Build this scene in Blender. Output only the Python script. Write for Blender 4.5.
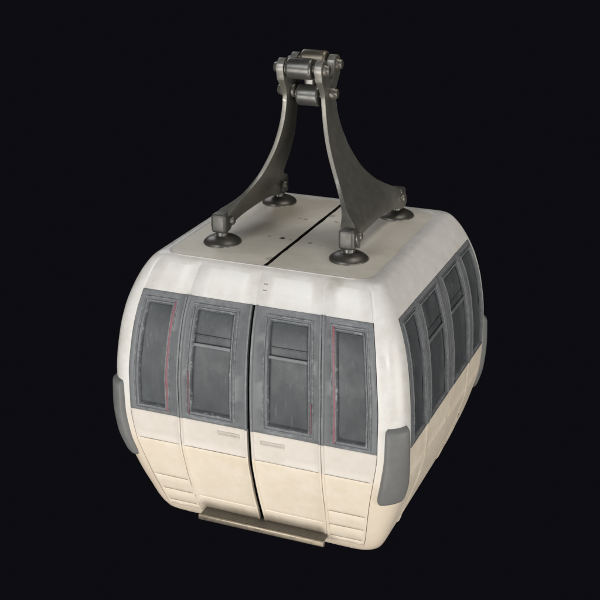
import bpy, bmesh, math, random
from mathutils import Vector, Matrix, noise
R = math.radians
random.seed(4)
scene = bpy.context.scene
for o in list(bpy.data.objects):
    bpy.data.objects.remove(o)

# ------------------------------------------------------------------ camera
cam_d = bpy.data.cameras.new('camera')
cam = bpy.data.objects.new('camera', cam_d)
scene.collection.objects.link(cam)
CAZ, CEL, CD, CF, CROLL, CTX, CTZ = .3977, .3864, 9.6949, 1208.38, -.0077, -.0758, .1804
Dv = Vector((math.sin(CAZ)*math.cos(CEL), -math.cos(CAZ)*math.cos(CEL), math.sin(CEL)))
Tv = Vector((CTX*math.cos(CAZ), CTX*math.sin(CAZ), CTZ))
Fv = -Dv
Rv = Fv.cross(Vector((0, 0, 1))).normalized()
Uv = Rv.cross(Fv)
c_, s_ = math.cos(CROLL), math.sin(CROLL)
R2, U2 = Rv*c_+Uv*s_, Uv*c_-Rv*s_
m = Matrix((R2, U2, Dv)).transposed().to_4x4()
m.translation = Tv+Dv*CD
cam.matrix_world = m
cam_d.sensor_width = 36
cam_d.lens = CF/600*36
cam_d.clip_end = 200
scene.camera = cam

# ------------------------------------------------------------------ world, lights, exposure
w = bpy.data.worlds.new('World')
scene.world = w
w.use_nodes = True
w.node_tree.nodes['Background'].inputs[0].default_value = (.0040, .0040, .0062, 1)
w.node_tree.nodes['Background'].inputs[1].default_value = 1
scene.view_settings.view_transform = 'Standard'
scene.view_settings.look = 'None'
scene.view_settings.exposure = 0
scene.view_settings.gamma = 1

def area(name, loc, target, size, power, col=(1, 1, 1), sy=None):
    d = bpy.data.lights.new(name, 'AREA')
    d.shape = 'RECTANGLE'
    d.size = size
    d.size_y = sy or size
    d.energy = power
    d.color = col
    o = bpy.data.objects.new(name, d)
    scene.collection.objects.link(o)
    o.location = loc
    o.rotation_euler = (Vector(target)-Vector(loc)).to_track_quat('-Z', 'Y').to_euler()
    return o
area('softbox_front', (-2.6, -9.5, -.9), (0, 0, -.1), 5, 660, (1, .98, .955))
area('softbox_high', (-2.5, -7, 6.5), (0, 0, .2), 3.5, 270, (.95, .98, 1))
area('added_fill_side', (10, -2.2, -.6), (0, 0, -.1), 6, 600, (1, .965, .91))  # fill light added out of view to brighten the right side
area('added_fill_corner', (6.2, -8.0, 1.6), (0, 0, .1), 1.6, 170, (.90, .95, 1))  # added out of view to give the corner pillar its sheen
area('softbox_low', (1, -7, -5), (0, 0, -.6), 3.5, 150, (1, .95, .86))
area('added_fill_top', (2.5, 1.5, 9), (0, 0, .6), 4, 210, (1, .96, .9))  # added out of view to brighten the roof
area('softbox_back', (-6, 6, 6), (0, 0, .6), 4, 150, (.95, .97, 1))

# ------------------------------------------------------------------ materials
def newmat(name):
    m = bpy.data.materials.new(name)
    m.use_nodes = True
    nt = m.node_tree
    b = nt.nodes['Principled BSDF']
    return m, nt, b, nt.nodes, nt.links

def srgb(r, g, b):
    f = lambda c: (c/255/12.92) if c/255 <= .04045 else ((c/255+.055)/1.055)**2.4
    return (f(r), f(g), f(b), 1)

def nz(nt, scale, detail=5, rough=.6, dist=0, vec=None, mapscale=None):
    n = nt.nodes.new('ShaderNodeTexNoise')
    n.inputs['Scale'].default_value = scale
    n.inputs['Detail'].default_value = detail
    n.inputs['Roughness'].default_value = rough
    n.inputs['Distortion'].default_value = dist
    g = nt.nodes.new('ShaderNodeNewGeometry')
    src = g.outputs['Position']
    if mapscale:
        mp = nt.nodes.new('ShaderNodeMapping')
        mp.inputs['Scale'].default_value = mapscale
        nt.links.new(src, mp.inputs['Vector'])
        src = mp.outputs[0]
    nt.links.new(src, n.inputs['Vector'])
    return n.outputs['Fac']

def ramp(nt, fac, stops):
    r = nt.nodes.new('ShaderNodeValToRGB')
    e = r.color_ramp.elements
    while len(e) < len(stops):
        e.new(.5)
    for i, (p, c) in enumerate(stops):
        e[i].position = p
        e[i].color = c if len(c) == 4 else (*c, 1)
    nt.links.new(fac, r.inputs['Fac'])
    return r.outputs['Color']

def mix(nt, fac, a, b, mode='MIX'):
    n = nt.nodes.new('ShaderNodeMix')
    n.data_type = 'RGBA'
    n.blend_type = mode
    for s, v in ((0, fac), (6, a), (7, b)):
        if isinstance(v, (int, float)):
            n.inputs[s].default_value = v
        elif isinstance(v, tuple):
            n.inputs[s].default_value = v
        else:
            nt.links.new(v, n.inputs[s])
    return n.outputs[2]

def bump(nt, b, fac, strength, dist=.01):
    n = nt.nodes.new('ShaderNodeBump')
    n.inputs['Strength'].default_value = strength
    n.inputs['Distance'].default_value = dist
    nt.links.new(fac, n.inputs['Height'])
    nt.links.new(n.outputs[0], b.inputs['Normal'])

G = (0, 0, 0, 1)
W = (1, 1, 1, 1)
def paint(name, base, dark, light, rough=.42, edge=None, edge_amt=.7, grime=.5, spec=.4, grime_col=(.10, .08, .06, 1), two=None, bmp=.12, glint_flake=False):
    m, nt, b, N, L = newmat(name)
    f1 = nz(nt, 2.3, 6, .62)
    col = mix(nt, ramp(nt, f1, [(.35, G), (.68, W)]), base, dark)
    f2 = nz(nt, 9, 8, .7)
    col = mix(nt, ramp(nt, f2, [(.42, G), (.75, (.8, .8, .8, 1))]), col, light)
    # vertical streaks of wear
    f3 = nz(nt, 5, 6, .7, 0, mapscale=(6, 6, .6))
    col = mix(nt, ramp(nt, f3, [(.55, G), (.8, (.35*grime*2, .35*grime*2, .35*grime*2, 1))]), col, dark)
    if two:
        g0 = N.new('ShaderNodeNewGeometry'); sp = N.new('ShaderNodeSeparateXYZ'); L.new(g0.outputs['Position'], sp.inputs[0])
        mr = N.new('ShaderNodeMapRange'); mr.inputs[1].default_value = -.25; mr.inputs[2].default_value = -.75
        L.new(sp.outputs['Z'], mr.inputs[0])
        col = mix(nt, mr.outputs[0], col, mix(nt, ramp(nt, f1, [(.35, G), (.68, W)]), two[0], two[1]))
    # tiny specks
    f4 = nz(nt, 55, 3, .5)
    col = mix(nt, ramp(nt, f4, [(.70, G), (.78, (grime, grime, grime, 1))]), col, grime_col)
    if glint_flake:
        f6 = nz(nt, 20, 7, .8)
        col = mix(nt, ramp(nt, f6, [(.54, G), (.66, W)]), col, srgb(168, 170, 172))  # worn pale flecks that also paint in the glints along pane borders
    if edge:
        g = N.new('ShaderNodeNewGeometry')
        e = ramp(nt, g.outputs['Pointiness'], [(.515, G), (.56, W)])
        f5 = nz(nt, 28, 6, .8)
        e2 = mix(nt, 1.0, e, ramp(nt, f5, [(.42, G), (.62, W)]), 'MULTIPLY')
        e3 = mix(nt, 1.0, e2, (edge_amt, edge_amt, edge_amt, 1), 'MULTIPLY')
        col = mix(nt, e3, col, edge)
    L.new(col, b.inputs['Base Color'])
    rr = ramp(nt, f2, [(.3, (rough-.08,)*3), (.7, (rough+.14,)*3)])
    L.new(rr, b.inputs['Roughness'])
    b.inputs['Specular IOR Level'].default_value = spec
    bump(nt, b, nz(nt, 34, 4, .55), bmp, .006)
    return m

M = {}
M['white'] = paint('white_paint', srgb(214, 211, 208), srgb(200, 196, 190), srgb(222, 220, 218), .33, grime=.28)
M['offwhite'] = paint('offwhite_paint', srgb(206, 198, 188), srgb(197, 188, 177), srgb(212, 205, 196), .42, grime=.25)
M['cream'] = paint('cream_paint', srgb(220, 207, 188), srgb(211, 197, 176), srgb(223, 213, 199), .42, grime=.25)
M['body'] = paint('two_tone_paint', srgb(213, 210, 205), srgb(202, 197, 189), srgb(222, 221, 219), .30, grime=.25, bmp=.07, spec=.5, two=(srgb(221, 207, 188), srgb(212, 196, 176)))
def footboard_shade(m):  # soft contact shade above the footboard, painted into the base colour
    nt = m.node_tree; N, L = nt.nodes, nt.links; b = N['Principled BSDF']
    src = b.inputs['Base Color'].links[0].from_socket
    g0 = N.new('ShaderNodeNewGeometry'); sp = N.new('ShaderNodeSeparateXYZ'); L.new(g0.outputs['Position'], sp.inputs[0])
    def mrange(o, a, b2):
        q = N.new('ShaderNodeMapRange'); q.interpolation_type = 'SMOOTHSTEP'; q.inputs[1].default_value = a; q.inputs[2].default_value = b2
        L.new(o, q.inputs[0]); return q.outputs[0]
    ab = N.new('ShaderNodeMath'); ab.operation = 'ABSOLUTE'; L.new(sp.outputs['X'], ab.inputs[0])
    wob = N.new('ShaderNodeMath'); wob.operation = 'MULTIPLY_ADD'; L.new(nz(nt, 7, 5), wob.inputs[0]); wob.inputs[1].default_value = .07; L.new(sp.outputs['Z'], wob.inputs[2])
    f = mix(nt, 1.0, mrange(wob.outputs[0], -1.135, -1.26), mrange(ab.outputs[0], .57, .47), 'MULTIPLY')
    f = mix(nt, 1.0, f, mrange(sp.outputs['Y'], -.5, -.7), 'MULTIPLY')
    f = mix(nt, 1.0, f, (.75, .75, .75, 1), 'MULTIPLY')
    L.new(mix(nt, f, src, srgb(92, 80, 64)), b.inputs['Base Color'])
footboard_shade(M['cream'])
M['roof'] = paint('roof_paint', srgb(213, 207, 194), srgb(201, 193, 178), srgb(218, 214, 204), .5, grime=.6, grime_col=(.12, .07, .04, 1))
M['grey'] = paint('grey_paint', srgb(104, 106, 108), srgb(96, 97, 98), srgb(112, 114, 116), .42, edge=srgb(150, 152, 154), edge_amt=.35, grime=.3)
M['frame'] = paint('frame_paint', srgb(100, 102, 104), srgb(88, 90, 92), srgb(112, 114, 117), .40, edge=srgb(168, 170, 172), edge_amt=.55, grime=.3)
M['pad'] = paint('bumper_rubber', srgb(110, 110, 109), srgb(100, 100, 98), srgb(116, 117, 117), .5, grime=.2)
M['crease'] = paint('crease_shade_grime', srgb(150, 138, 122), srgb(118, 106, 92), srgb(176, 166, 150), .6, grime=.4)  # darker groove lines: crevice grime with the groove's shade painted in
M['glint_flake'] = paint('glint_flaked_paint', srgb(96, 98, 101), srgb(80, 83, 86), srgb(110, 112, 114), .4, grime=.2, glint_flake=True)
M['red'] = paint('red_paint', srgb(142, 68, 80), srgb(110, 84, 90), srgb(116, 104, 108), .45, grime=.5)

def spots(mname, pts, colr):
    m = M[mname]; nt = m.node_tree; b = nt.nodes['Principled BSDF']
    src = b.inputs['Base Color'].links[0].from_socket
    g = nt.nodes.new('ShaderNodeNewGeometry')
    n = nt.nodes.new('ShaderNodeTexNoise'); n.inputs['Scale'].default_value = 22; n.inputs['Detail'].default_value = 4
    nt.links.new(g.outputs['Position'], n.inputs['Vector'])
    ofs = nt.nodes.new('ShaderNodeVectorMath'); ofs.operation = 'MULTIPLY_ADD'
    nt.links.new(n.outputs['Color'], ofs.inputs[0]); ofs.inputs[1].default_value = (.05, .05, .0); nt.links.new(g.outputs['Position'], ofs.inputs[2])
    for x, y, z, r, a in pts:
        d = nt.nodes.new('ShaderNodeVectorMath'); d.operation = 'DISTANCE'
        nt.links.new(ofs.outputs[0], d.inputs[0]); d.inputs[1].default_value = (x+.025, y+.025, z)
        mr = nt.nodes.new('ShaderNodeMapRange'); mr.inputs[1].default_value = r; mr.inputs[2].default_value = r*.4
        mr.inputs[3].default_value = 0; mr.inputs[4].default_value = a
        nt.links.new(d.outputs['Value'], mr.inputs[0])
        src = mix(nt, mr.outputs[0], src, colr)
    nt.links.new(src, b.inputs['Base Color'])
spots('roof', [(-.125, -.247, .769, .030, .9), (-.23, -.238, .769, .018, .6), (.119, -.275, .769, .022, .8), (-.13, .25, .769, .02, .7), (-.184, .256, .769, .016, .6),
               (.207, -.289, .769, .014, .6), (.123, .267, .769, .018, .7), (-.05, -.25, .769, .012, .6), (-.02, -.70, .769, .05, .35), (.03, .4, .769, .05, .4)], srgb(62, 44, 30))
spots('roof', [(-.38, -.10, .769, .22, .30), (.36, -.15, .769, .20, .25), (-.40, .35, .769, .25, .25)], srgb(172, 156, 136))
spots('body', [(.57, -.905, .735, .085, .55)], srgb(160, 154, 140))
def pane_mat():
    m, nt, b, N, L = newmat('smoked_pane')
    f = nz(nt, 3.5, 6, .65, .4, mapscale=(1.6, 1.6, .7))
    col = ramp(nt, f, [(.33, srgb(62, 64, 66)), (.55, srgb(72, 75, 77)), (.75, srgb(86, 89, 90))])
    f2 = nz(nt, 26, 8, .75)
    col = mix(nt, ramp(nt, f2, [(.68, G), (.80, (.5, .5, .5, 1))]), col, srgb(150, 152, 154))
    f3 = nz(nt, 9, 7, .75, .3, mapscale=(3.0, 3.0, .35))
    col = mix(nt, ramp(nt, f3, [(.58, G), (.74, (.45, .45, .45, 1))]), col, srgb(134, 136, 138))  # pale upright streaks put glints into the pane colour
    f4 = nz(nt, 16, 6, .8, .2, mapscale=(2.2, 2.2, .8))
    col = mix(nt, ramp(nt, f4, [(.70, G), (.78, (.7, .7, .7, 1))]), col, srgb(176, 178, 180))
    L.new(col, b.inputs['Base Color'])
    L.new(ramp(nt, nz(nt, 6, 6, .7), [(.3, (.30,)*3), (.7, (.48,)*3)]), b.inputs['Roughness'])
    b.inputs['Specular IOR Level'].default_value = .22
    bump(nt, b, nz(nt, 5, 3, .5), .10, .01)
    return m
M['pane'] = pane_mat()

def metal(name, base, light, rough=.38, met=.85, edge=srgb(190, 186, 178), p0=.505):
    m, nt, b, N, L = newmat(name)
    f = nz(nt, 4, 6, .6)
    col = mix(nt, ramp(nt, f, [(.3, G), (.8, W)]), base, light)
    g = N.new('ShaderNodeNewGeometry')
    e = ramp(nt, g.outputs['Pointiness'], [(p0, G), (p0+.05, W)])
    e2 = mix(nt, 1.0, e, ramp(nt, nz(nt, 30, 6, .8), [(.3, G), (.5, W)]), 'MULTIPLY')
    col = mix(nt, e2, col, edge)
    L.new(col, b.inputs['Base Color'])
    b.inputs['Metallic'].default_value = met
    L.new(ramp(nt, nz(nt, 14, 4, .6), [(.3, (rough-.04,)*3), (.7, (rough+.08,)*3)]), b.inputs['Roughness'])
    bump(nt, b, nz(nt, 40, 4, .5), .10, .004)
    return m
M['steel'] = metal('dark_steel', srgb(116, 114, 107), srgb(126, 123, 115), .41, .66, srgb(182, 179, 172), .52)
M['foot'] = metal('foot_steel', srgb(92, 91, 88), srgb(106, 104, 100), .34, .7, srgb(128, 126, 121), .52)
M['block'] = metal('block_steel', srgb(76, 75, 72), srgb(90, 88, 84), .44, .6, srgb(118, 116, 111), .52)
M['bolt'] = metal('bolt_steel', srgb(84, 81, 76), srgb(100, 96, 90), .36, .6, srgb(130, 126, 118), .53)
M['bronze'] = metal('worn_bronze', srgb(98, 92, 82), srgb(118, 110, 98), .38, .75, srgb(150, 140, 124), .51)
M['step'] = metal('step_metal', srgb(66, 60, 53), srgb(80, 74, 66), .6, .2, srgb(96, 90, 80))
def darkmat():
    m, nt, b, N, L = newmat('gap_dark')
    L.new(ramp(nt, nz(nt, 12, 5), [(.35, (.012, .011, .010)), (.7, (.035, .03, .026))]), b.inputs['Base Color'])
    b.inputs['Roughness'].default_value = .8
    return m
M['dark'] = darkmat()

# ------------------------------------------------------------------ shape of the cabin
ZS = [-1.44, -1.425, -1.40, -1.32, -1.173, -1.02, -.83, -.647, -.41, -.15, .15, .36, .535, .63, .70, .745, .765, .770]
HS = [.860, .900, .925, .966, 1.022, 1.079, 1.135, 1.175, 1.185, 1.180, 1.150, 1.105, 1.040, .992, .945, .905, .872, .848]
PS = [.72, .76, .80, .838, .871, .900, .935, .971, 1.0, 1.0, .975, .945, .907, .880, .855, .828, .79, .755]
def pch_setup(xs, ys):
    n = len(xs); h = [xs[i+1]-xs[i] for i in range(n-1)]; d = [(ys[i+1]-ys[i])/h[i] for i in range(n-1)]
    mm = [0.0]*n
    for i in range(1, n-1):
        if d[i-1]*d[i] > 0:
            w1 = 2*h[i]+h[i-1]; w2 = h[i]+2*h[i-1]
            mm[i] = (w1+w2)/(w1/d[i-1]+w2/d[i])
    mm[0] = d[0]; mm[-1] = d[-1]
    def f(x):
        x = min(max(x, xs[0]), xs[-1])
        i = 0
        while i < n-2 and x > xs[i+1]: i += 1
        t = (x-xs[i])/h[i]
        return (1+2*t)*(1-t)**2*ys[i]+t*(1-t)**2*h[i]*mm[i]+t*t*(3-2*t)*ys[i+1]+t*t*(t-1)*h[i]*mm[i+1]
    return f
hf = pch_setup(ZS, HS)
pf = pch_setup(ZS, PS)
tdf = pch_setup([-1.44, -1.32, -1.02, -.647, -.41, .535, .77], [.645, .64, .625, .590, .572, .582, .585])  # door edge as a fraction of p

def rot(face, x, y, z):
    # face 0 front (-y), 1 right (+x), 2 back, 3 left
    a = face*math.pi/2
    return (x*math.cos(a)-y*math.sin(a), x*math.sin(a)+y*math.cos(a), z)

def S(face, t, z, off=0):
    h, p = hf(z), pf(z)
    dh = (hf(z+.004)-hf(z-.004))/.008
    n = 1/math.sqrt(1+dh*dh)
    return rot(face, t*p, -(h+off*n), z-dh*off*n)

def SC(corner, th, z, off=0):
    # corner between face k and k+1; th 0 at face k side .. 90deg at next
    h, p = hf(z), pf(z)
    r = h-p+off
    return rot(corner, p+r*math.sin(th), -(p+r*math.cos(th)), z)

def build(name, verts, faces, mat, parent=None, smooth=True, mats=None, fm=None, bevel=0, solid=0, seg=2):
    me = bpy.data.meshes.new(name)
    me.from_pydata(verts, [], faces)
    for mm in (mats or [mat]):
        me.materials.append(M[mm])
    if fm:
        for p, i in zip(me.polygons, fm):
            p.material_index = i
    me.validate()
    bm = bmesh.new(); bm.from_mesh(me)
    bmesh.ops.remove_doubles(bm, verts=bm.verts, dist=1e-5)
    bmesh.ops.recalc_face_normals(bm, faces=bm.faces) if solid == 0 else None
    bm.to_mesh(me); bm.free()
    for p in me.polygons:
        p.use_smooth = smooth
    o = bpy.data.objects.new(name, me)
    scene.collection.objects.link(o)
    if parent: o.parent = parent
    if solid:
        md = o.modifiers.new('s', 'SOLIDIFY'); md.thickness = solid; md.offset = -1; md.use_even_offset = False
    if bevel:
        md = o.modifiers.new('b', 'BEVEL'); md.width = bevel; md.segments = seg; md.limit_method = 'ANGLE'; md.angle_limit = R(50)
        md.harden_normals = False
    if solid or bevel:
        dg = bpy.context.evaluated_depsgraph_get()
        me2 = bpy.data.meshes.new_from_object(o.evaluated_get(dg))
        o.modifiers.clear(); o.data = me2; me2.name = name
        for p in me2.polygons: p.use_smooth = smooth
    return o

def sharpen(o, deg=40):
    bm = bmesh.new(); bm.from_mesh(o.data)
    for e in bm.edges:
        if len(e.link_faces) == 2 and e.calc_face_angle(0) > R(deg): e.smooth = False
    bm.to_mesh(o.data); bm.free()
    return o

def empty(name, loc=(0, 0, 0)):
    o = bpy.data.objects.new(name, None)
    scene.collection.objects.link(o); o.location = loc
    return o

root = empty('cable_car_cabin')
root['label'] = 'cream and grey cable car gondola cabin with dark steel hanger arms on its roof'
root['category'] = 'cable car'

ZB, ZL, ZT, ZBOT = -.41, -.647, .535, -1.345
WOB = lambda z, k: .0025*noise.noise(Vector((k*3.1, z*2.2, 7.7)))

def linspace(a, b, n): return [a+(b-a)*i/(n-1) for i in range(n)]
def zrows(z0, z1, grooves, step=.06, hard=()):
    zs = set()
    n = max(2, int(abs(z1-z0)/step)+1)
    for q in linspace(z0, z1, n): zs.add(round(q, 4))
    for g, wd in grooves:
        for q in list(zs):
            if abs(q-g) < wd*2.2 and q not in (round(z0, 4), round(z1, 4)): zs.discard(q)
        for q in (g-wd, g-wd*.35, g, g+wd*.35, g+wd): zs.add(round(q, 4))
    for g in hard:
        for q in list(zs):
            if abs(q-g) < .012 and q not in (round(z0, 4), round(z1, 4)) and q not in [round(h_, 4) for h_ in hard]: zs.discard(q)
        zs.add(round(g, 4))
    out = []
    keep = {round(z0, 4), round(z1, 4)} | {round(g, 4) for g in hard}
    for q in sorted(zs):
        if out and q-out[-1] < .0022:
            if q in keep and out[-1] not in keep: out[-1] = q
            continue
        out.append(q)
    out[-1] = round(z1, 4)
    return out
def gdisp(z, grooves, depth):
    for g, wd in grooves:
        d = abs(z-g)
        if d < wd*.5: return depth if d < wd*.1 else depth*.75
    return 0

# ---- body: roof shoulders, corner pillars and bottom sill, one mesh with four wide openings
def make_body():
    verts, faces = [], []
    zs = zrows(-1.44, .77, [], .05, hard=(ZBOT, ZT, -1.425, -1.40, .63, .70, .745, .765))
    zs = sorted(set(zs+[.755, .725]))
    NF, NC = [-.997], 12
    gr = .006
    base = []
    td = None
    # columns for one face as callables of z -> t, with groove flags
    cols = []
    def addg(fn):
        for k, d in ((-1, 0), (-.4, 1), (.4, 1), (1, 0)):
            cols.append((lambda z, fn=fn, k=k: fn(z)+k*gr/pf(z), d))
    cols.append((lambda z: -1.0, 0)); 
    cols.append((lambda z: -1.0+gr, 1)); cols.append((lambda z: -1.0+2*gr, 0))
    for q in (.87, .73): cols.append((lambda z, q=q: -q, 0))
    addg(lambda z: -tdf(z))
    for q in (.45, .3, .15): cols.append((lambda z, q=q: -q, 0))
    addg(lambda z: 0)
    for q in (.15, .3, .45): cols.append((lambda z, q=q: q, 0))
    addg(lambda z: tdf(z))
    for q in (.73, .87): cols.append((lambda z, q=q: q, 0))
    cols.append((lambda z: 1.0-2*gr, 0)); cols.append((lambda z: 1.0-gr, 1)); cols.append((lambda z: 1.0, 0))
    idx = {}
    for iz, z in enumerate(zs):
        ci = 0
        for f in range(4):
            for fn, d in cols:
                dep = -.004 if (f == 0 and d and z > ZT-.001 and z < .742) else 0
                verts.append(S(f, fn(z), z, dep)); ci += 1
            for k in range(1, NC):
                verts.append(SC(f, k/NC*math.pi/2, z, 0)); ci += 1
        n = ci
    per = n//4; nc = len(cols)
    for iz in range(len(zs)-1):
        zm = (zs[iz]+zs[iz+1])/2
        for j in range(n):
            jj = j % per
            onface = jj < nc-1
            if onface and ZBOT < zm < ZT: continue
            a = iz*n+j; b = iz*n+(j+1) % n
            faces.append((a, b, b+n, a+n))
    o = build('body', verts, faces, 'body', root, solid=.035)
    return sharpen(o, 50)
body = make_body()

# floor closing the bottom
def loop_at(z, sc=1.0, NC=10):
    v = []
    for f in range(4):
        for t in linspace(-1, 1, 9): 
            x, y, zz = S(f, t, z); v.append((x*sc, y*sc, z))
        for k in range(1, NC):
            x, y, zz = SC(f, k/NC*math.pi/2, z); v.append((x*sc, y*sc, z))
    return v
lv = loop_at(-1.436, .985)
build('floor_pan', lv, [tuple(range(len(lv)))], 'cream', root, smooth=False, solid=.02)

# dark inner liner seen through the panel gaps
def liner():
    verts, faces = [], []
    zs = linspace(-1.40, .74, 30)
    for z in zs:
        q = []
        for f in range(4):
            for t in linspace(-1, 1, 9): q.append(S(f, t, z, -.05))
            for k in range(1, 6): q.append(SC(f, k/6*math.pi/2, z, -.05))
        verts += [(x, y, z) for x, y, _ in q]
    n = len(q)
    for i in range(len(zs)-1):
        for j in range(n): faces.append((i*n+j, i*n+(j+1) % n, (i+1)*n+(j+1) % n, (i+1)*n+j))
    faces.append(tuple(range((len(zs)-1)*n, len(zs)*n)))
    return build('inner_liner', verts, faces, 'dark', root)
liner()

# ---- roof panels (two halves with an open slot between them)
def roof_half(sx, gap=.014):
    zt = .769
    x0, x1, y0, y1, r = gap, .812, -.868, .800, .13
    pts = [(x0, y0), (x1-r, y0)]
    for k in range(1, 12): a = -math.pi/2+k/12*math.pi/2; pts.append((x1-r+r*math.cos(a), y0+r+r*math.sin(a)))
    pts.append((x1, y0+r))
    for q in linspace(y0+r, y1-r, 12)[1:-1]: pts.append((x1, q))
    pts.append((x1, y1-r))
    for k in range(1, 12): a = k/12*math.pi/2; pts.append((x1-r+r*math.cos(a), y1-r+r*math.sin(a)))
    pts += [(x1-r, y1), (x0, y1)]
    for q in linspace(y1, y0, 60)[1:-1]: pts.append((x0+.006*noise.noise(Vector((1, q*6, sx)))+.003*noise.noise(Vector((4, q*22, sx))), q))
    n = len(pts)
    verts = [(sx*x, y, zt) for x, y in pts]+[(sx*x, y, zt-.05) for x, y in pts]
    faces = [tuple(range(n)), tuple(range(2*n-1, n-1, -1))]
    for i in range(n): faces.append((i, i+n, (i+1) % n+n, (i+1) % n))
    fm = [0, 0]+[1 if (abs(pts[i][0]) < .04 and abs(pts[(i+1) % n][0]) < .04) else 0 for i in range(n)]
    return sharpen(build('roof_panel', verts, faces, None, root, bevel=.004, seg=2, mats=['roof', 'dark'], fm=fm), 60)
roof_half(-1); roof_half(1)
# roof rim: annulus between the shoulder top and the panels
def roof_rim():
    outer, inner = [], []
    z = .770
    for f in range(4):
        for t in linspace(-1, 1, 15): outer.append(S(f, t, z)[:2]+(z,))
        for k in range(1, 12): outer.append(SC(f, k/12*math.pi/2, z)[:2]+(z,))
    x1, y0, y1, r = .817, -.873, .805, .135
    # inner loop: ray from the centre to the rounded rectangle
    cy = (y0+y1)/2; hy = (y1-y0)/2
    def rr(ang):
        c, s = math.cos(ang), math.sin(ang)
        lo, hi = 0, 2
        for _ in range(40):
            mid = (lo+hi)/2; x, y = abs(c*mid), abs(s*mid)
            dx, dy = max(x-(x1-r), 0), max(y-(hy-r), 0)
            inside = x < x1 and y < hy and not (dx > 0 and dy > 0 and math.hypot(dx, dy) > r)
            if inside: lo = mid
            else: hi = mid
        return lo*c, lo*s+cy
    rings = [outer]
    ins = []
    for x, y, _ in outer:
        ix, iy = rr(math.atan2(y-cy, x)); ins.append((ix, iy))
    rings.append([(x+(ox-x)*.35, y+(oy-y)*.35, .7725) for (x, y), (ox, oy, _) in zip(ins, outer)])
    rings.append([(x+(ox-x)*.0, y+(oy-y)*.0, .7715) for (x, y), (ox, oy, _) in zip(ins, outer)])
    rings.append([(x*.975, (y-cy)*.975+cy, .766) for x, y in ins])
    rings.append([(x*.97, (y-cy)*.97+cy, .735) for x, y in ins])
    n = len(outer); v = sum(rings, []); fs = []
    for k in range(len(rings)-1):
        for j in range(n): fs.append((k*n+j, k*n+(j+1) % n, (k+1)*n+(j+1) % n, (k+1)*n+j))
    build('roof_rim', v, fs, 'white', root)
roof_rim()

# ---- panels: skin sheets between t0(z) and t1(z) with rectangular window openings
LGF = [(-1.02, .012), (-1.173, .012), (-1.30, .012)]
def skin(face, name, t0f, t1f, win, grooves, rail0=True, rail1=True, depth=-.007):
    """win = (ta, tb, za, zb) opening"""
    ta, tb, za, zb = win
    zs = zrows(ZBOT+.006, ZT-.0015, grooves, .05, hard=(ZB, ZB-.006, ZL, ZL-.010, ZL-.005, ZL+.007, za, zb))
    rw = .016
    ks = [('e0', 0), ('e0', .004), ('e0', rw), ('e0', rw+.006)]
    cols = []
    def colfun(kind, d):
        if kind == 'e0': return lambda z: t0f(z)+d/pf(z)
        if kind == 'e1': return lambda z: t1f(z)-d/pf(z)
        if kind == 'a': return lambda z: ta
        if kind == 'b': return lambda z: tb
        if kind == 'm': return lambda z: ta+(tb-ta)*d
    cols = [(colfun('e0', d), r) for d, r in ((0, 1), (rw, 1), (rw+.007, 0))]
    cols += [(colfun('a', 0), 0)]+[(colfun('m', q), 0) for q in (.25, .5, .75)]+[(colfun('b', 0), 0)]
    cols += [(colfun('e1', d), r) for d, r in ((rw+.007, 0), (rw, 2), (0, 2))]
    v, fs, fm = [], [], []
    for z in zs:
        for ci, (fn, r) in enumerate(cols):
            off = gdisp(z, grooves, depth if face == 0 else -.004) if 1 < ci < len(cols)-2 else 0
            if z > ZB-.003: off += .004
            if (r == 1 and rail0) or (r == 2 and rail1): off += .009 if face == 0 else .005
            if abs(z-ZL) < .002 and r == 0: off += .006+.003*noise.noise(Vector((fn(z)*40, 5, 2)))
            if abs(z-ZL+.005) < .002 and r == 0: off -= .009
            off += .0022*noise.noise(Vector((fn(z)*5+face*9, z*3.5, 3)))
            v.append(S(face, fn(z), z, off))
    n = len(cols)
    for i in range(len(zs)-1):
        zm = (zs[i]+zs[i+1])/2
        for j in range(n-1):
            if 3 <= j <= 6 and za < zm < zb: continue
            fs.append((i*n+j, i*n+j+1, (i+1)*n+j+1, (i+1)*n+j))
            inner = 1 < j < n-3
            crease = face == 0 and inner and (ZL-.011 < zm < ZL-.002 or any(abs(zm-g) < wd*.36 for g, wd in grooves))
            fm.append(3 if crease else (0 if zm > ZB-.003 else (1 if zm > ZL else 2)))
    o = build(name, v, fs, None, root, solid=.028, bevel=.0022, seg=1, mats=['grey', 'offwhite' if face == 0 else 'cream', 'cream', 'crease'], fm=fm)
    return sharpen(o, 45)

def ring_frame(face, name, win, parent, prof, mat, jitter=.0015, n=26):
    """moulded rectangular ring following the curved face; prof = [(inset, offset)...]"""
    ta, tb, za, zb = win
    v, fs = [], []
    def loop(ins, off):
        a = []
        dz = ins
        def pt(t, z, sx):
            zz = z
            tt = t+sx*ins/pf(zz)
            j = jitter*noise.noise(Vector((tt*14, zz*14, face+off*40)))
            return S(face, tt, zz, off+j)
        for z in linspace(za+dz, zb-dz, n)[:-1]: a.append(pt(ta, z, 1))
        for q in linspace(0, 1, 10)[:-1]: 
            z = zb-dz; t = (ta+ins/pf(z))+(tb-ta-2*ins/pf(z))*q; a.append(pt(t, z, 0))
        for z in linspace(zb-dz, za+dz, n)[:-1]: a.append(pt(tb, z, -1))
        for q in linspace(0, 1, 10)[:-1]: 
            z = za+dz; t = (tb-ins/pf(z))-(tb-ta-2*ins/pf(z))*q; a.append(pt(t, z, 0))
        return a
    L = [loop(i, o) for i, o in prof]
    m = len(L[0]); v = sum(L, [])
    for k in range(len(L)-1):
        for j in range(m): fs.append((k*m+j, k*m+(j+1) % m, (k+1)*m+(j+1) % m, (k+1)*m+j))
    return sharpen(build(name, v, fs, mat, parent), 55)

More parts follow.
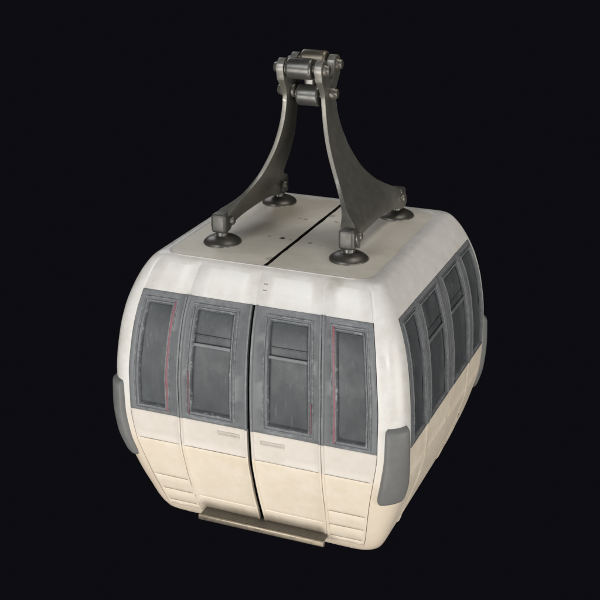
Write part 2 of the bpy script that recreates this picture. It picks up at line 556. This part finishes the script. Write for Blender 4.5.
def patch(face, name, ta, tb, za, zb, off, mat, parent, nt_=8, nz_=16, th=.01, jit=.002, bevel=0):
    v, fs = [], []
    for z in linspace(za, zb, nz_):
        for t in linspace(ta, tb, nt_):
            v.append(S(face, t, z, off+jit*noise.noise(Vector((t*6+face, z*5, 1)))))
    for i in range(nz_-1):
        for j in range(nt_-1): fs.append((i*nt_+j, i*nt_+j+1, (i+1)*nt_+j+1, (i+1)*nt_+j))
    return build(name, v, fs, mat, parent, solid=th, bevel=bevel)

FRAME = [(-.004, -.01), (0, .009), (.006, .013), (.012, .010), (.016, .002), (.024, .001), (.028, .008), (.034, .009), (.040, .004), (.046, -.014), (.05, -.016)]
def window(face, parent, win, transom=False, red=None, rw=.011):
    ta, tb, za, zb = win
    k = 1 if face == 0 else .55
    fr = ring_frame(face, 'window_frame', win, parent, [(i*k, o) for i, o in FRAME], 'frame' if face == 0 else 'grey')
    ring_frame(face, 'pane_seal', (ta+.034*k, tb-.034*k, za+.034*k, zb-.034*k), parent, [(-.003, -.010), (0, .0085), (.005, .0105), (.010, .004), (.014, -.012)], 'glint_flake' if face == 0 else 'frame', .003)
    patch(face, 'window_pane', ta+.03*k, tb-.03*k, za+.03*k, zb-.03*k, -.013, 'pane', parent, 10, 24, .012, .005)
    if transom:
        for zc, hh in ((.196, .012), (.268, .005)):
            patch(face, 'transom' if hh > .01 else 'vent_bar', ta+.045*k, tb-.045*k, zc-hh, zc+hh, .006 if hh > .01 else -.004, 'frame' if hh > .01 else 'pane', parent, 12, 4, .016, .002, bevel=.003)
    if red:
        side, r0, r1 = red
        tt = ta+.020 if side < 0 else tb-.020
        patch(face, 'red_trim', tt-rw, tt+rw, r0, r1, .0085, 'red', parent, 3, 30, .008, .003, bevel=.003)

SW = (.652, .952, -.392, .492)      # narrow side window (fractions of the half-width)
DW = (.112, .512, -.378, .492)      # wide window
def mir(w): return (-w[1], -w[0], w[2], w[3])
def grow(w, e=-.002): return (w[0]-e, w[1]+e, w[2]-e, w[3]+e)
gapc = .012
for face in range(4):
    door = face == 0
    gp = gapc if door else .005
    SW = (.652, .952, -.392, .492) if door else (.632, .962, -.398, .500)
    DW = (.112, .512, -.378, .492) if door else (.070, .540, -.398, .500)
    ge = .0025
    one = lambda z: 1-.005/pf(z)
    tri = lambda z: tdf(z)+ge/pf(z)
    tli = lambda z: tdf(z)-ge/pf(z)
    cen = lambda z: (gp+(.007*min(1, max(0, -z/1.1)) if door else 0))/pf(z)+(.35*WOB(z, 2) if door else 0)
    neg = lambda f: (lambda z: -f(z))
    side_name = 'side_panel' if door else 'wall_panel'
    # narrow outer panels
    LG = LGF if door else [(g, .008) for g in (-1.02, -1.173)]
    a = skin(face, side_name, tri, one, SW, LG, True, False)
    window(face, a, SW, False, (-1, -.385, .485) if door else None)
    a = skin(face, side_name, neg(one), neg(tri), mir(SW), LG, False, True)
    window(face, a, mir(SW), False, (1, -.385, .485) if door else None)
    nm = 'door' if door else 'wall_panel'
    dg = [(-1.173, .006)] if door else LG
    a = skin(face, nm, cen, tli, DW, dg, door, True)
    window(face, a, DW, True, (1, -.34, -.10) if door else None, .005)
    b = skin(face, nm, neg(tli), neg(cen), mir(DW), dg, True, door)
    window(face, b, mir(DW), True, (-1, -.36, -.02) if door else None, .005)
    if door:
        HP = [(0, 0), (.003, .009), (.008, .013), (.012, .008), (.014, -.002)]
        ring_frame(0, 'door_handle', (.088, .285, -.508, -.473), a, HP, 'offwhite', .003, 6)
        ring_frame(0, 'door_handle', (-.262, -.078, -.494, -.460), b, HP, 'offwhite', .003, 6)

for z in (.675, .636):
    patch(0, 'vent_slit', .052, .084, z-.003, z+.003, .0015, 'crease', root, 4, 3, .006, 0)
# ---- corner bumpers
def bumper(cn):
    v, fs = [], []
    nz_, nt_ = 30, 18
    z0, z1 = -.865, -.195
    for i in range(nz_):
        q = i/(nz_-1)
        z = z0+(z1-z0)*q
        # ends rounded in outline: bottom strongly, top lightly
        wb = math.sqrt(max(0, 1-((.14-q)/.14)**2))*.35+.65 if q < .14 else 1
        wt = 1-.10*max(0, (q-.93)/.07)**2
        half = R(33-4*q)*wb*wt
        e = min(1, (min(q, 1-q)/.05))**.5 if min(q, 1-q) < .05 else 1
        for j in range(nt_):
            u = -1+2*j/(nt_-1)
            th = math.pi/4+u*half
            prof = max(0, 1-abs(u)**8)**.5
            off = -.004+(.046*prof)*(.12+.88*e)*(.85+.15*math.sin(math.pi*q))
            v.append(SC(cn, th, z, off))
    for i in range(nz_-1):
        for j in range(nt_-1):
            fs.append((i*nt_+j, i*nt_+j+1, (i+1)*nt_+j+1, (i+1)*nt_+j))
    fs.append(tuple(range(nt_))); fs.append(tuple((nz_-1)*nt_+j for j in range(nt_)))
    build('corner_bumper', v, fs, 'pad', root)
for cn in range(4): bumper(cn)

# ---- helper solids
def box_mesh(cx, cy, cz, sx, sy, sz):
    v = [(cx+a*sx/2, cy+b*sy/2, cz+c*sz/2) for a in (-1, 1) for b in (-1, 1) for c in (-1, 1)]
    f = [(0, 1, 3, 2), (4, 6, 7, 5), (0, 4, 5, 1), (2, 3, 7, 6), (0, 2, 6, 4), (1, 5, 7, 3)]
    return v, f
def lathe(name, prof, loc, axis, mat, parent, n=40, dent=0):
    """prof [(r, h)]; axis 'x' or 'z'"""
    v, fs = [], []
    for r, h in prof:
        for k in range(n):
            a = 2*math.pi*k/n
            rr = r*(1+dent*noise.noise(Vector((math.cos(a)*1.5, math.sin(a)*1.5, h*8+loc[0]*5))))
            c, s = rr*math.cos(a), rr*math.sin(a)
            v.append((loc[0]+h, loc[1]+c, loc[2]+s) if axis == 'x' else (loc[0]+c, loc[1]+s, loc[2]+h))
    for i in range(len(prof)-1):
        for k in range(n): fs.append((i*n+k, i*n+(k+1) % n, (i+1)*n+(k+1) % n, (i+1)*n+k))
    fs.append(tuple(range(n))); fs.append(tuple((len(prof)-1)*n+k for k in range(n)))
    return sharpen(build(name, v, fs, mat, parent), 60)

# ---- footboard under the doors
fb = build('footboard', *box_mesh(.025, -.985, -1.310, 1.035, .17, .030), 'step', root, bevel=.006)
sharpen(fb)
v, f = box_mesh(.025, -1.0825, -1.322, 1.065, .026, .048)
sharpen(build('footboard_lip', v, f, 'bronze', fb, bevel=.010, seg=3))

# ---- hanger arms
YC = lambda z: .055-.050*min(1, max(0, (z-.9)/1.15))
AZ = [.90, .95, 1.0, 1.05, 1.15, 1.25, 1.35, 1.45, 1.55, 1.65, 1.75, 1.85, 2.2]
AX = [.515, .507, .482, .450, .375, .312, .264, .224, .195, .174, .161, .154, .150]
AW = [.60, .555, .52, .455, .325, .247, .205, .172, .147, .125, .112, .107, .107]
axf = pch_setup(AZ, AX)
awf = pch_setup(AZ, AW)
def arm(sx):
    # outline of the plate in (y - yc, z), front half then mirrored
    half = []
    # bottom edge with a shallow arch, from centre to foot
    for q in linspace(0, 1, 10): half.append((.46*q, .893-.036*q**3))
    for a in linspace(-90, 60, 9): half.append((.50+.078*math.cos(R(a)), .930+.078*math.sin(R(a))))
    for z in linspace(1.03, 1.84, 28): half.append((awf(z), z))
    for q in linspace(0, 1, 6)[1:]: half.append((.107+(.182-.107)*q**1.6, 1.84+.14*q))
    for a in linspace(-15, 150, 12): half.append((.128+.070*math.cos(R(a)), 2.062+.070*math.sin(R(a))))
    half.append((.050, 1.995)); half.append((.022, 1.955)); half.append((0, 1.950))
    mirr = [(-y, z) for y, z in reversed(half[1:-1])]
    outl = half+mirr
    bm = bmesh.new()
    vs = [bm.verts.new((0, y, z)) for y, z in outl]
    es = [bm.edges.new((vs[i], vs[(i+1) % len(vs)])) for i in range(len(vs))]
    bmesh.ops.triangle_fill(bm, edges=es, use_beauty=True)
    for z in linspace(.88, 2.10, 50):
        bmesh.ops.bisect_plane(bm, geom=bm.verts[:]+bm.edges[:]+bm.faces[:], plane_co=(0, 0, z), plane_no=(0, 0, 1), dist=1e-5)
    for y in linspace(-.5, .5, 21):
        bmesh.ops.bisect_plane(bm, geom=bm.verts[:]+bm.edges[:]+bm.faces[:], plane_co=(0, y, 0), plane_no=(0, 1, 0), dist=1e-5)
    bmesh.ops.recalc_face_normals(bm, faces=bm.faces)
    geo = bmesh.ops.extrude_face_region(bm, geom=bm.faces[:])
    new = {e for e in geo['geom'] if isinstance(e, bmesh.types.BMVert)}
    for v_ in bm.verts:
        y, z = v_.co.y, v_.co.z
        x = axf(z)
        t = .033
        if z > 1.85: t += .022*min(1, (z-1.85)/.12)
        q = max(0, (abs(y)-.30)/.26); q = min(1, q)
        fl = q*q*(3-2*q)*.085*min(1, max(0, (1.12-z)/.1))
        out = .5*t+fl*.75
        inn = -.5*t-fl*.25
        xx = x+(out if v_ in new else inn)
        v_.co = (sx*xx, y+YC(z), z)
    bmesh.ops.recalc_face_normals(bm, faces=bm.faces)
    me = bpy.data.meshes.new('hanger_arm'); bm.to_mesh(me); bm.free()
    me.materials.append(M['steel'])
    for p in me.polygons: p.use_smooth = True
    o = bpy.data.objects.new('hanger_arm', me); scene.collection.objects.link(o); o.parent = root
    md = o.modifiers.new('b', 'BEVEL'); md.width = .009; md.segments = 3; md.limit_method = 'ANGLE'; md.angle_limit = R(50)
    dg = bpy.context.evaluated_depsgraph_get()
    me2 = bpy.data.meshes.new_from_object(o.evaluated_get(dg)); o.modifiers.clear(); o.data = me2; me2.name = 'hanger_arm'
    for p in me2.polygons: p.use_smooth = True
    sharpen(o, 60)
    # feet
    for s in (-1, 1):
        fx, fy = sx*.515, .055+s*.545
        v, f = box_mesh(fx, fy+s*.012, .930, .125, .118, .150)
        blk = build('clevis_block', v, f, 'block', o, bevel=.026, seg=5); sharpen(blk, 60)
        lathe('neck', [(.052, 0), (.054, .01), (.046, .03), (.046, .08)], (fx, fy, .79), 'z', 'foot', o, 28)
        lathe('mount_dome', [(.146, -.012), (.146, .004), (.138, .014), (.124, .025), (.104, .036), (.080, .044), (.064, .048), (.06, .052), (.02, .054)], (fx, fy, .774), 'z', 'bolt', o, 40, .03)
        for q in (-1, 1):
            bx = sx*.515+q*.060
            lathe('bolt', [(.034, 0), (.034, q*.016), (.030, q*.024), (.020, q*.030), (.006, q*.032)], (bx, .055+s*.505, .935), 'x', 'bolt', o, 8 if q > 0 else 12)
    # pins at the top
    x0 = axf(2.05)
    for y, z in ((-.128, 2.062), (.128, 2.062), (0, 1.865)):
        for q in (-1, 1):
            ex = (.03 if sx < 0 else .012) if z < 1.95 and q == sx else 0
            lathe('bolt', [(.044, -q*(.01+ex)), (.044, q*.012), (.038, q*.020), (.036, q*.034), (.026, q*.040), (.006, q*.042)] if q == sx else [(.05, -q*.01), (.05, q*.010), (.046, q*.014)],
                  (sx*x0+q*(.030+ex), y+YC(z), z), 'x', 'bolt', o, 12 if q == sx else 24)
    return o
arm(-1); arm(1)

def barrel(x0, x1, y, z, r, mat='foot', nm='roller'):
    L = x1-x0
    lathe(nm, [(r*.5, 0), (r*.9, .002), (r*.98, .010), (r, .022), (r, L*.35), (r*1.004, L*.5), (r, L*.65), (r, L-.022), (r*.98, L-.010), (r*.9, L-.002), (r*.5, L)], (x0, y, z), 'x', mat, hub, 40, .02)
hub = lathe('hub_axle', [(.028, 0), (.028, .32)], (-.16, YC(2.05)-.128, 2.062), 'x', 'steel', root, 20)
barrel(-.108, .092, YC(2.05)-.128, 2.062, .078)
barrel(-.100, .100, YC(2.05)+.128, 2.085, .070, 'bronze')
barrel(-.085, .095, YC(1.86), 1.838, .080)
for y, z in ((.128, 2.062), (0, 1.845)):
    lathe('axle', [(.028, 0), (.028, .32)], (-.16, YC(z)+y, z), 'x', 'steel', hub, 20)
# central web joining the rollers
v, f = box_mesh(0, YC(1.95)+.03, 1.955, .09, .06, .20)
build('link_web', v, f, 'foot', hub, bevel=.02, seg=3)

cam_d.clip_start = .1
